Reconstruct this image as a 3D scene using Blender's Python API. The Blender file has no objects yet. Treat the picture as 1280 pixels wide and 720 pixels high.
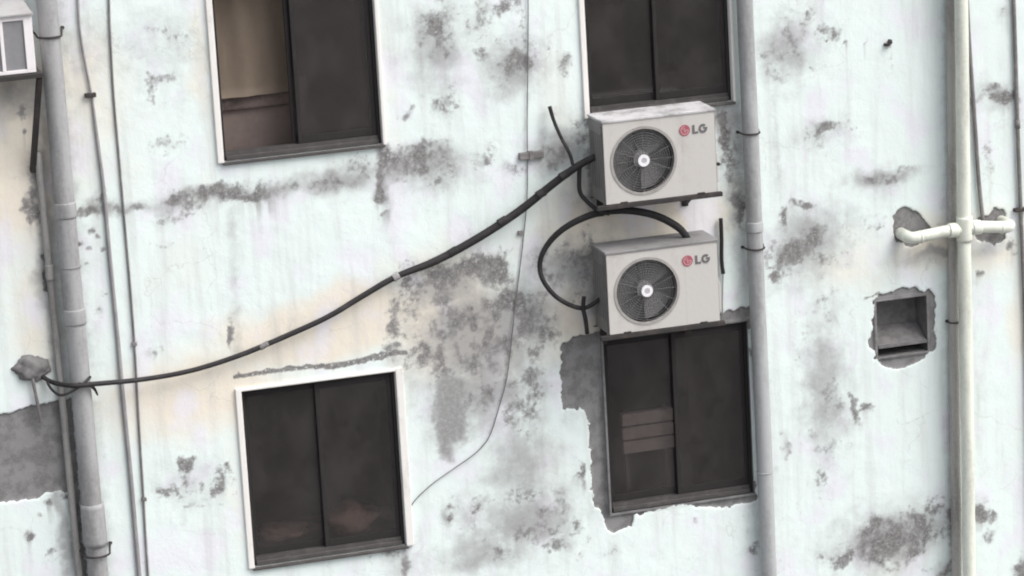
import bpy, bmesh, math, random
import numpy as np
from mathutils import Vector, Matrix
random.seed(7); rng = np.random.default_rng(7)
S = bpy.context.scene
COL = S.collection
R = math.radians

# ------------------------------------------------------------------ camera
FPX, YAW, PITCH, ROLL, DIST, ZC = 4500.0, R(16), R(14), R(-3.25), 23.7, 9.0
fwd = Vector((math.sin(YAW)*math.cos(PITCH), math.cos(YAW)*math.cos(PITCH), -math.sin(PITCH)))
rt0 = fwd.cross(Vector((0, 0, 1))).normalized(); up0 = rt0.cross(fwd)
rt = rt0*math.cos(ROLL) + up0*math.sin(ROLL); up = up0*math.cos(ROLL) - rt0*math.sin(ROLL)
EYE = Vector((0, 0, ZC)) - fwd*DIST
cam_d = bpy.data.cameras.new('camera'); cam = bpy.data.objects.new('camera', cam_d); COL.objects.link(cam)
cam_d.sensor_width = 36; cam_d.lens = FPX*36/1280; cam_d.clip_end = 600; cam_d.clip_start = 0.1
cam.matrix_world = Matrix(((rt.x, up.x, -fwd.x, EYE.x), (rt.y, up.y, -fwd.y, EYE.y), (rt.z, up.z, -fwd.z, EYE.z), (0, 0, 0, 1)))
S.camera = cam

def P(px, py, y=0.0):
    """survey: where the photo's sight line meets the plane y metres behind the wall face"""
    d = fwd*FPX + rt*(px-640) - up*(py-360)
    return EYE + d*((y-EYE.y)/d.y)

# ------------------------------------------------------------------ light
W = bpy.data.worlds.new('World'); S.world = W; W.use_nodes = True
nt = W.node_tree; nt.nodes.clear()
SUN_EL, SUN_AZ = R(52), R(-48)      # sun stands to the right of the facade, high behind the viewer
sdir = Vector((math.cos(SUN_EL)*math.sin(-SUN_AZ), -math.cos(SUN_EL)*math.cos(SUN_AZ), math.sin(SUN_EL)))
sky = nt.nodes.new('ShaderNodeTexSky'); sky.sky_type = 'NISHITA'; sky.sun_disc = False
sky.sun_elevation = SUN_EL; sky.sun_rotation = math.atan2(sdir.x, sdir.y); sky.dust_density = 4; sky.air_density = 0.8; sky.ozone_density = 0.6
bgn = nt.nodes.new('ShaderNodeBackground'); bgn.inputs[1].default_value = 0.15
out = nt.nodes.new('ShaderNodeOutputWorld')
hs = nt.nodes.new('ShaderNodeHueSaturation'); hs.inputs['Saturation'].default_value = .30     # a thin overcast
nt.links.new(sky.outputs[0], hs.inputs['Color']); nt.links.new(hs.outputs[0], bgn.inputs[0]); nt.links.new(bgn.outputs[0], out.inputs[0])
sl = bpy.data.lights.new('sun', 'SUN'); sl.energy = 1.1; sl.angle = R(45); sl.color = (1, .975, .94)
so = bpy.data.objects.new('sun', sl); COL.objects.link(so)
so.rotation_euler = (-sdir).to_track_quat('-Z', 'Y').to_euler()
so.location = (6, -10, 20)
S.view_settings.view_transform = 'Standard'; S.view_settings.look = 'None'
S.view_settings.exposure = 0.70; S.view_settings.gamma = 1; S.cycles.filter_width = 2.0

# ------------------------------------------------------------------ materials
def noise(nt, vec, scale, detail=4, rough=.6):
    n = nt.nodes.new('ShaderNodeTexNoise'); n.inputs['Scale'].default_value = scale
    n.inputs['Detail'].default_value = detail; n.inputs['Roughness'].default_value = rough
    nt.links.new(vec, n.inputs['Vector']); return n.outputs['Fac']
def ramp(nt, fac, a, b, c0=0, c1=1):
    m = nt.nodes.new('ShaderNodeMapRange'); m.interpolation_type = 'SMOOTHSTEP'
    m.inputs[1].default_value = a; m.inputs[2].default_value = b; m.inputs[3].default_value = c0; m.inputs[4].default_value = c1
    nt.links.new(fac, m.inputs[0]); return m.outputs[0]
def math_(nt, op, a, b):
    m = nt.nodes.new('ShaderNodeMath'); m.operation = op
    for i, v in enumerate((a, b)):
        if isinstance(v, (int, float)): m.inputs[i].default_value = v
        else: nt.links.new(v, m.inputs[i])
    return m.outputs[0]
def mix(nt, fac, a, b):
    m = nt.nodes.new('ShaderNodeMix'); m.data_type = 'RGBA'
    for s, v in ((m.inputs[0], fac), (m.inputs[6], a), (m.inputs[7], b)):
        if isinstance(v, (int, float)): s.default_value = v
        elif isinstance(v, tuple): s.default_value = (*v, 1)
        else: nt.links.new(v, s)
    return m.outputs[2]
def coords(nt, kind='Object', scale=(1, 1, 1)):
    t = nt.nodes.new('ShaderNodeTexCoord'); mp = nt.nodes.new('ShaderNodeMapping'); mp.inputs['Scale'].default_value = scale
    nt.links.new(t.outputs[kind], mp.inputs[0]); return mp.outputs[0]
def new_mat(name):
    m = bpy.data.materials.new(name); m.use_nodes = True
    return m, m.node_tree, m.node_tree.nodes['Principled BSDF']
def bump(nt, b, h, dist, strength=1):
    n = nt.nodes.new('ShaderNodeBump'); n.inputs['Distance'].default_value = dist; n.inputs['Strength'].default_value = strength
    nt.links.new(h, n.inputs['Height']); nt.links.new(n.outputs[0], b.inputs['Normal'])
def worn(name, col, dirt, lo=.45, hi=.75, scale=7, stretch=(1, 1, .25), rough=.6, spec=.3, amt=.8, metal=0):
    """a base colour with streaky dirt of its own shape"""
    m, nt, b = new_mat(name)
    v = coords(nt, 'Object', stretch)
    oi = nt.nodes.new('ShaderNodeObjectInfo'); ad = nt.nodes.new('ShaderNodeVectorMath'); ad.operation = 'ADD'
    sc = math_(nt, 'MULTIPLY', oi.outputs['Random'], 37.0); nt.links.new(v, ad.inputs[0]); nt.links.new(sc, ad.inputs[1]); v = ad.outputs[0]
    f = noise(nt, v, scale, 6, .65)
    f2 = noise(nt, coords(nt), scale*6, 3, .6)
    f = ramp(nt, math_(nt, 'ADD', math_(nt, 'MULTIPLY', f, .8), math_(nt, 'MULTIPLY', f2, .2)), lo, hi, 0, amt)
    nt.links.new(mix(nt, f, col, dirt), b.inputs['Base Color'])
    b.inputs['Roughness'].default_value = rough; b.inputs['Specular IOR Level'].default_value = spec; b.inputs['Metallic'].default_value = metal
    bump(nt, b, f2, .002, .5)
    return m
M = {}
M['white_paint'] = worn('white_paint', (.76, .74, .71), (.40, .37, .34), .5, .8, 9)
M['dark_frame'] = worn('dark_frame', (.030, .027, .027), (.042, .038, .037), .45, .8, 8, (1, 1, 1), .7, .15)
M['track'] = worn('track', (.075, .07, .069), (.12, .115, .11), .45, .7, 12, (1, 1, 1), .7, .15)
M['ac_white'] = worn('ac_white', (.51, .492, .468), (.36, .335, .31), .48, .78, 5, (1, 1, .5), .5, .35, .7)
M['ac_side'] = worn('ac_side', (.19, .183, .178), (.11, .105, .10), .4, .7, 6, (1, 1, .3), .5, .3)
M['ac_top'] = worn('ac_top', (.52, .51, .52), (.22, .21, .21), .44, .62, 5, (1, 1, 1), .6, .25)
M['ac_top_dirty_shaded'] = worn('ac_top_dirty_shaded', (.25, .245, .245), (.17, .165, .165), .40, .66, 5, (1, 1, 1), .75, .2)  # lower unit's top: dirt plus shade of the unit above, both in the colour
M['grille'] = worn('grille', (.17, .166, .166), (.15, .145, .145), .4, .7, 20, (1, 1, 1), .6)
M['grille_rim'] = worn('grille_rim', (.34, .325, .31), (.24, .23, .22), .4, .7, 20, (1, 1, 1), .6)
M['grille_back'] = worn('grille_back', (.20, .196, .196), (.17, .166, .166), .4, .7, 9, (1, 1, 1), .8)
M['blade'] = worn('blade', (.33, .325, .325), (.26, .255, .255), .4, .7, 9, (1, 1, 1), .5)
M['hub'] = worn('hub', (.78, .77, .80), (.6, .58, .58), .5, .8, 30, (1, 1, 1), .4)
M['hub_grey'] = worn('hub_grey', (.45, .43, .46), (.35, .33, .35), .5, .8, 30, (1, 1, 1), .4)
M['red'] = worn('red', (.36, .105, .135), (.27, .09, .11), .45, .7, 30, (1, 1, 1), .4)
M['pink'] = worn('pink', (.58, .36, .36), (.45, .25, .26), .45, .7, 30, (1, 1, 1), .4)
M['letter'] = worn('letter', (.14, .135, .14), (.16, .15, .16), .45, .7, 30, (1, 1, 1), .4)
M['steel_dark'] = worn('steel_dark', (.036, .033, .033), (.085, .065, .058), .45, .7, 14, (1, 1, 1), .7)
M['cable'] = worn('cable', (.022, .020, .021), (.06, .055, .055), .45, .75, 9, (1, 1, 1), .65)
M['cable_grey'] = worn('cable_grey', (.16, .15, .15), (.28, .27, .26), .4, .7, 9, (1, 1, 1), .7)
M['wire_dark'] = worn('wire_dark', (.13, .125, .13), (.22, .21, .21), .4, .7, 6, (1, 1, 1), .7)
M['wire'] = worn('wire', (.25, .24, .25), (.36, .35, .35), .4, .7, 6, (1, 1, 1), .7)
M['pipe_grey'] = worn('pipe_grey', (.35, .35, .355), (.14, .135, .13), .38, .72, 6, (1, 1, .22), .6)
M['pipe_pale'] = worn('pipe_pale', (.40, .41, .415), (.19, .187, .187), .38, .74, 6, (1, 1, .2), .6)
M['pipe_dirty'] = worn('pipe_dirty', (.32, .31, .30), (.16, .155, .15), .40, .68, 8, (1, 1, .25), .75)
M['pipe_cream'] = worn('pipe_cream', (.70, .725, .64), (.36, .35, .31), .40, .78, 7, (1, 1, .25), .45, .4)
M['pipe_brown'] = worn('pipe_brown', (.40, .385, .365), (.20, .19, .18), .42, .7, 7, (1, 1, .22), .7)
M['mortar'] = worn('mortar', (.21, .205, .205), (.13, .125, .125), .4, .66, 9, (1, 1, 1), .95, .1)
M['mortar_dark'] = worn('mortar_dark', (.20, .195, .195), (.12, .115, .115), .4, .66, 12, (1, 1, 1), .95, .1)
M['curtain'] = worn('curtain', (.37, .30, .24), (.31, .25, .20), .4, .7, 5, (1, 1, .3), .9, .1)
M['cupboard'] = worn('cupboard', (.19, .15, .135), (.13, .102, .095), .4, .7, 5, (1, 1, 1), .7, .2)
M['dark_wood'] = worn('dark_wood', (.15, .115, .105), (.05, .042, .04), .4, .6, 5, (1, 1, 1), .7, .2)
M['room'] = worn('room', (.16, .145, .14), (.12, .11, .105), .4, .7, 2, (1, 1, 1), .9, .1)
M['pale_board'] = worn('pale_board', (.58, .53, .51), (.42, .385, .37), .4, .7, 6, (1, 1, 1), .8, .1)
M['cloth'] = worn('cloth', (.50, .37, .31), (.24, .165, .14), .4, .65, 6, (1, 1, 1), .95, .1)
M['cab_panel'] = worn('cab_panel', (.21, .21, .22), (.28, .275, .28), .4, .7, 5, (1, 1, .4), .5)
M['cab_white'] = worn('cab_white', (.76, .73, .74), (.55, .5, .5), .5, .8, 9, (1, 1, .4), .5)
M['cab_lid'] = worn('cab_lid', (.38, .37, .37), (.30, .28, .27), .42, .7, 6, (1, 1, 1), .6)
M['asphalt'] = worn('asphalt', (.16, .155, .15), (.10, .10, .10), .4, .7, 1.5, (1, 1, 1), .9, .2)
M['plain_wall'] = worn('plain_wall', (.55, .55, .54), (.35, .34, .33), .45, .75, 1.5, (1, 1, .3), .9, .1)

# glass: clear sheet with a film of dust over it
m, nt, b = new_mat('dusty_glass'); nt.nodes.remove(b); M['glass'] = m
o_ = nt.nodes['Material Output']
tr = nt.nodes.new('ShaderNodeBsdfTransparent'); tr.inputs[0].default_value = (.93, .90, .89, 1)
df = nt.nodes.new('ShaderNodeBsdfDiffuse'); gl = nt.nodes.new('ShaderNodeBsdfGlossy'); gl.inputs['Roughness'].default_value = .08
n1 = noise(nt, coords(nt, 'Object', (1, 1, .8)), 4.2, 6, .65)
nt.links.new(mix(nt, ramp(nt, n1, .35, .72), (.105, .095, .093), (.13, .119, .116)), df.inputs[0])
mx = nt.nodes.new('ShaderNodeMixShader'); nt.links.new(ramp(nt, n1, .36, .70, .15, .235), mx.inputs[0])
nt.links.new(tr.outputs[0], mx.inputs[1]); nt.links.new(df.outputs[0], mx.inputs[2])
fr = nt.nodes.new('ShaderNodeFresnel'); fr.inputs[0].default_value = 1.45
mx2 = nt.nodes.new('ShaderNodeMixShader'); nt.links.new(fr.outputs[0], mx2.inputs[0])
nt.links.new(mx.outputs[0], mx2.inputs[1]); nt.links.new(gl.outputs[0], mx2.inputs[2]); nt.links.new(mx2.outputs[0], o_.inputs[0])

# the painted, mouldy plaster of the facade
m, nt, b = new_mat('mouldy_plaster'); M['plaster'] = m
def attr(name):
    a = nt.nodes.new('ShaderNodeAttribute'); a.attribute_name = name; return a.outputs['Fac']
v = coords(nt)
nf = noise(nt, v, 38, 5, .65); nm = noise(nt, v, 9, 6, .65); nl = noise(nt, v, 1.6, 4, .55)
ns = noise(nt, coords(nt, 'Object', (9, 9, .7)), 1.0, 5, .6)
nff = noise(nt, v, 110, 3, .6)
nt1 = noise(nt, coords(nt, 'Object', (1, 1, .8)), 3.4, 3, .5)
tf = math_(nt, 'ADD', attr('cream'), math_(nt, 'MULTIPLY', math_(nt, 'SUBTRACT', nl, .5), 1.1))
c = mix(nt, ramp(nt, tf, .05, .85), (.725, .805, .785), (.755, .70, .605))
c = mix(nt, ramp(nt, nt1, .50, .66, 0, .65), c, (.74, .72, .79))       # faint lilac where old limewash shows
c = mix(nt, ramp(nt, ns, .46, .78, 0, .42), c, (.46, .455, .445))           # run-off streaks
sf = math_(nt, 'ADD', attr('grime'), math_(nt, 'MULTIPLY', math_(nt, 'SUBTRACT', nm, .5), .8))
c = mix(nt, ramp(nt, sf, .10, .92, 0, .82), c, (.29, .285, .285))
dots = ramp(nt, nm, .64, .74, 0, .4)
c = mix(nt, dots, c, (.42, .41, .41))
cf = math_(nt, 'ADD', attr('cement'), math_(nt, 'MULTIPLY', math_(nt, 'SUBTRACT', nf, .5), .45))
ccol = mix(nt, ramp(nt, nm, .42, .60), (.235, .232, .232), (.15, .146, .146))
ccol = mix(nt, ramp(nt, nff, .3, .7, 0, .4), ccol, (.28, .275, .27))
cfr = ramp(nt, cf, .42, .56)
c = mix(nt, cfr, c, ccol)
mfac = math_(nt, 'ADD', attr('mould'), math_(nt, 'MULTIPLY', math_(nt, 'SUBTRACT', nf, .5), 1.2))
mcol = mix(nt, ramp(nt, nf, .35, .65), (.14, .135, .135), (.26, .253, .25))
speck = ramp(nt, noise(nt, v, 46, 3, .7), .56, .66, 1, .25)      # chips where the paint still holds
c = mix(nt, math_(nt, 'MULTIPLY', ramp(nt, mfac, .10, .68, 0, .95), speck), c, mcol)
vo = nt.nodes.new('ShaderNodeTexVoronoi'); vo.feature = 'DISTANCE_TO_EDGE'; vo.inputs['Scale'].default_value = 2.3
wv = nt.nodes.new('ShaderNodeTexNoise'); wv.inputs['Scale'].default_value = 5; wv.inputs['Detail'].default_value = 5; nt.links.new(v, wv.inputs['Vector'])
va = nt.nodes.new('ShaderNodeVectorMath'); va.operation = 'MULTIPLY_ADD'; va.inputs[1].default_value = (.35, .35, .35)
nt.links.new(wv.outputs['Color'], va.inputs[0]); nt.links.new(v, va.inputs[2]); nt.links.new(va.outputs[0], vo.inputs['Vector'])
crack = math_(nt, 'MULTIPLY', ramp(nt, vo.outputs['Distance'], .004, .012, 1, 0), ramp(nt, nl, .50, .60, 0, .2))
c = mix(nt, crack, c, (.30, .29, .28))                                    # hairline cracks
nt.links.new(c, b.inputs['Base Color']); b.inputs['Roughness'].default_value = .92; b.inputs['Specular IOR Level'].default_value = .15
h = math_(nt, 'ADD', math_(nt, 'MULTIPLY', nf, .35), math_(nt, 'ADD', math_(nt, 'MULTIPLY', nm, .30), math_(nt, 'MULTIPLY', nff, .22)))
h = math_(nt, 'SUBTRACT', h, math_(nt, 'MULTIPLY', cfr, .9))
bump(nt, b, h, .006, .8)

# ------------------------------------------------------------------ mesh helpers
def finish(name, bm, mat, parent=None, smooth=False, loc=None):
    me = bpy.data.meshes.new(name)
    bmesh.ops.recalc_face_normals(bm, faces=bm.faces)
    bm.to_mesh(me); bm.free()
    if smooth:
        me.polygons.foreach_set('use_smooth', [True]*len(me.polygons))
    me.materials.append(M[mat])
    o = bpy.data.objects.new(name, me); COL.objects.link(o)
    if parent:
        o.parent = parent
        if loc is None: o.location = -world_loc(parent)      # meshes are written in world metres
    if loc is not None: o.location = loc
    return o
def world_loc(o):
    v = Vector(o.location)
    while o.parent: o = o.parent; v += o.location
    return v
def tag(o, label, cat, group=None):
    o['label'] = label; o['category'] = cat
    if group: o['group'] = group
    return o
def thing(name, label, cat, loc=(0, 0, 0), group=None):
    o = bpy.data.objects.new(name, None); o.empty_display_size = .1; COL.objects.link(o); o.location = loc
    return tag(o, label, cat, group)
def box(bm, a, c, bev=0.0, rot=None):
    """a box from corner a to corner c, optionally bevelled"""
    a = Vector(a); c = Vector(c); mid = (a+c)/2; d = c-a
    r = bmesh.ops.create_cube(bm, size=1)
    vs = r['verts']
    bmesh.ops.scale(bm, vec=(abs(d.x), abs(d.y), abs(d.z)), verts=vs)
    if bev:
        es = list({e for v_ in vs for e in v_.link_edges})
        vs = bmesh.ops.bevel(bm, geom=es, offset=bev, segments=2, affect='EDGES', profile=.6)['verts']
        vs = list({v_ for v_ in vs} | {v_ for v_ in r['verts'] if v_.is_valid})
    if rot is not None: bmesh.ops.rotate(bm, verts=vs, cent=(0, 0, 0), matrix=rot)
    bmesh.ops.translate(bm, vec=mid, verts=vs)
    return vs
def bar(bm, p0, p1, w, t, bev=0.002):
    """rectangular bar from p0 to p1, w wide (sideways) and t thick"""
    p0 = Vector(p0); p1 = Vector(p1); d = p1-p0
    q = d.to_track_quat('Z', 'Y').to_matrix()
    r = bmesh.ops.create_cube(bm, size=1); vs = r['verts']
    bmesh.ops.scale(bm, vec=(w, t, d.length), verts=vs)
    bmesh.ops.rotate(bm, verts=vs, cent=(0, 0, 0), matrix=q)
    bmesh.ops.translate(bm, vec=(p0+p1)/2, verts=vs)
def smooth_path(pts, n=8):
    pts = [Vector(p) for p in pts]
    if len(pts) < 3: return pts
    res = []
    for i in range(len(pts)-1):
        p0 = pts[max(i-1, 0)]; p1 = pts[i]; p2 = pts[i+1]; p3 = pts[min(i+2, len(pts)-1)]
        for k in range(n):
            t = k/n
            res.append(.5*((2*p1) + (p2-p0)*t + (2*p0-5*p1+4*p2-p3)*t*t + (3*p1-p0-3*p2+p3)*t**3))
    res.append(pts[-1]); return res
def tube(bm, pts, r, seg=10, smooth=8, caps=True):
    """r: a number or one radius per control point"""
    n0 = len(pts); path = smooth_path(pts, smooth) if smooth else [Vector(p) for p in pts]
    if isinstance(r, (int, float)): rs = [r]*len(path)
    else:
        rs = [float(np.interp(i/(len(path)-1)*(n0-1), range(n0), r)) for i in range(len(path))]
    rings = []; prev = None
    for i, p in enumerate(path):
        d = (path[min(i+1, len(path)-1)] - path[max(i-1, 0)]).normalized()
        if prev is None:
            x = d.cross(Vector((0, 1, 0)))
            if x.length < .1: x = d.cross(Vector((1, 0, 0)))
            x.normalize()
        else:
            x = (prev - d*prev.dot(d)).normalized()
        prev = x; yv = d.cross(x)
        rings.append([bm.verts.new(p + (x*math.cos(a) + yv*math.sin(a))*rs[i]) for a in [2*math.pi*k/seg for k in range(seg)]])
    for i in range(len(rings)-1):
        for k in range(seg):
            bm.faces.new((rings[i][k], rings[i][(k+1) % seg], rings[i+1][(k+1) % seg], rings[i+1][k]))
    if caps:
        bm.faces.new(rings[0]); bm.faces.new(rings[-1])
def wobble(p0, p1, n, amp):
    p0 = Vector(p0); p1 = Vector(p1)
    return [p0.lerp(p1, i/n) + (Vector((random.uniform(-amp, amp), random.uniform(-amp, amp)*.4, 0)) if 0 < i < n else Vector()) for i in range(n+1)]
def disc(bm, c, r0, r1, y0, y1, seg=48):
    """flat ring (or disc when r0 = 0) facing -Y with thickness"""
    def ring(r, y): return [bm.verts.new((c[0]+r*math.cos(2*math.pi*k/seg), y, c[1]+r*math.sin(2*math.pi*k/seg))) for k in range(seg)]
    o1 = ring(r1, y0); o2 = ring(r1, y1)
    if r0 > 0:
        i1 = ring(r0, y0); i2 = ring(r0, y1)
        for A, B in ((o1, i1), (i1, i2), (i2, o2), (o2, o1)):
            for k in range(seg): bm.faces.new((A[k], A[(k+1) % seg], B[(k+1) % seg], B[k]))
    else:
        bm.faces.new(o1); bm.faces.new(o2)
        for k in range(seg): bm.faces.new((o1[k], o1[(k+1) % seg], o2[(k+1) % seg], o2[k]))
def slab_poly(bm, pts, y0, y1):
    """a flat outline (x, z) extruded from y0 to y1"""
    a = [bm.verts.new((x, y0, z)) for x, z in pts]; c_ = [bm.verts.new((x, y1, z)) for x, z in pts]
    bm.faces.new(a); bm.faces.new(c_)
    n = len(pts)
    for k in range(n): bm.faces.new((a[k], a[(k+1) % n], c_[(k+1) % n], c_[k]))
def add(name, mat, parent, fn, smooth=False):
    bm = bmesh.new(); fn(bm); return finish(name, bm, mat, parent, smooth)

# ------------------------------------------------------------------ openings (metres on the wall face)
def rect(tl, tr, br, bl):
    p = [P(*q) for q in (tl, tr, br, bl)]
    return ((p[0].x+p[3].x)/2, (p[1].x+p[2].x)/2, (p[2].z+p[3].z)/2, (p[0].z+p[1].z)/2)
W2 = rect((301, 490), (493, 463), (508, 682), (318, 708))
W4 = rect((753, 425), (934, 402), (943, 617), (764, 641))
W1 = rect((264, -30), (467, -56), (474, 179), (278, 204))
W3 = rect((727, -60), (908, -80), (915, 127), (736, 146))
VENT = rect((1095, 379), (1158, 368), (1160, 438), (1098, 447))
print('openings', [tuple(round(q, 2) for q in w) for w in (W1, W2, W3, W4, VENT)])

# ------------------------------------------------------------------ facade sheet with its stains
def axis(lo, hi, step, cuts, far_lo, far_hi):
    c_ = sorted({lo, hi, *[q for q in cuts if lo < q < hi]}); out_ = []
    for a, b_ in zip(c_[:-1], c_[1:]):
        n = max(1, int(round((b_-a)/step))); out_ += list(np.linspace(a, b_, n, endpoint=False))
    out_.append(c_[-1])
    return np.array(list(np.linspace(far_lo, lo, 8, endpoint=False)) + out_ + list(np.linspace(hi, far_hi, 9)[1:]))
opens = (W1, W2, W3, W4, VENT)
xs = axis(-4.1, 4.2, .008, [w[i] for w in opens for i in (0, 1)], -9, 10)
zs = axis(ZC-2.6, ZC+2.7, .008, [w[i] for w in opens for i in (2, 3)], 0, ZC+5)
NX, NZ = len(xs), len(zs)
X, Z = np.meshgrid(xs, zs)          # rows follow z
def vnoise(x, z, seed):
    g = np.random.default_rng(seed).random((64, 64))
    xi = np.floor(x).astype(int); zi = np.floor(z).astype(int); fx = x-xi; fz = z-zi
    fx = fx*fx*(3-2*fx); fz = fz*fz*(3-2*fz)
    G = lambda a, b_: g[(a) % 64, (b_) % 64]
    return (G(xi, zi)*(1-fx)+G(xi+1, zi)*fx)*(1-fz) + (G(xi, zi+1)*(1-fx)+G(xi+1, zi+1)*fx)*fz
def fbm(x, z, s, seed, octv=4, g=.55):
    t = 0; a = 1; w = 0
    for i in range(octv):
        t = t + a*vnoise(x*s*2**i+i*7.3, z*s*2**i+i*3.1, seed+i); w += a; a *= g
    return t/w
wx = (fbm(X, Z, 7, 11)-.5); wz = (fbm(X, Z, 7, 31)-.5)
XW = X + wx*.16; ZW = Z + wz*.16            # ragged outlines
XR = X + (fbm(X, Z, 22, 51, 3)-.5)*.05; ZR = Z + (fbm(X, Z, 22, 61, 3)-.5)*.05
mould = np.zeros_like(X); grime = np.zeros_like(X); cement = np.zeros_like(X); cream = np.zeros_like(X)
EX = (P(700, 360)-P(640, 360)); PXM = 60/EX.length     # photo pixels per metre along the wall
def blob(A, cx, cy, rx, ry, s=1.0, xx=None, zz=None, k=1.0):
    """a stain centred at survey point cx, cy, rx by ry pixels big, lying along the building's own level lines"""
    xx = XW if xx is None else xx; zz = ZW if zz is None else zz
    p = P(cx, cy); d = np.sqrt(((xx-p.x)/(rx/185))**2 + ((zz-p.z)/(ry/184))**2)
    np.maximum(A, s*np.clip(1.25-d*.8, 0, 1)**k, out=A)
def stroke(A, pts, w, s=1.0, ragged=True, soft=.5):
    xx, zz = (XR, ZR) if ragged else (X, Z)
    q = [P(*p) for p in pts]; w = w/185
    for a, c_ in zip(q[:-1], q[1:]):
        ax, az, dx, dz = a.x, a.z, c_.x-a.x, c_.z-a.z
        t = np.clip(((xx-ax)*dx+(zz-az)*dz)/(dx*dx+dz*dz), 0, 1)
        d = np.hypot(xx-ax-t*dx, zz-az-t*dz)
        np.maximum(A, s*np.clip((w*(1+soft)-d)/(w*soft*2+1e-6)*1.0, 0, 1), out=A)
def poly(A, pts, s=1.0, soft=.012, xx=None, zz=None):
    xx = XR if xx is None else xx; zz = ZR if zz is None else zz
    q = [P(*p) for p in pts]; n = len(q); ins = np.zeros(X.shape, bool); dist = np.full(X.shape, 9.)
    for i in range(n):
        a, c_ = q[i], q[(i+1) % n]; dx, dz = c_.x-a.x, c_.z-a.z
        t = np.clip(((xx-a.x)*dx+(zz-a.z)*dz)/(dx*dx+dz*dz), 0, 1)
        dist = np.minimum(dist, np.hypot(xx-a.x-t*dx, zz-a.z-t*dz))
        if abs(dz) > 1e-9:
            ins ^= ((a.z > zz) != (c_.z > zz)) & (xx < dx*(zz-a.z)/dz + a.x)
    sd = np.where(ins, dist, -dist)
    np.maximum(A, s*np.clip(.5+sd/soft*.5, 0, 1), out=A)

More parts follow.
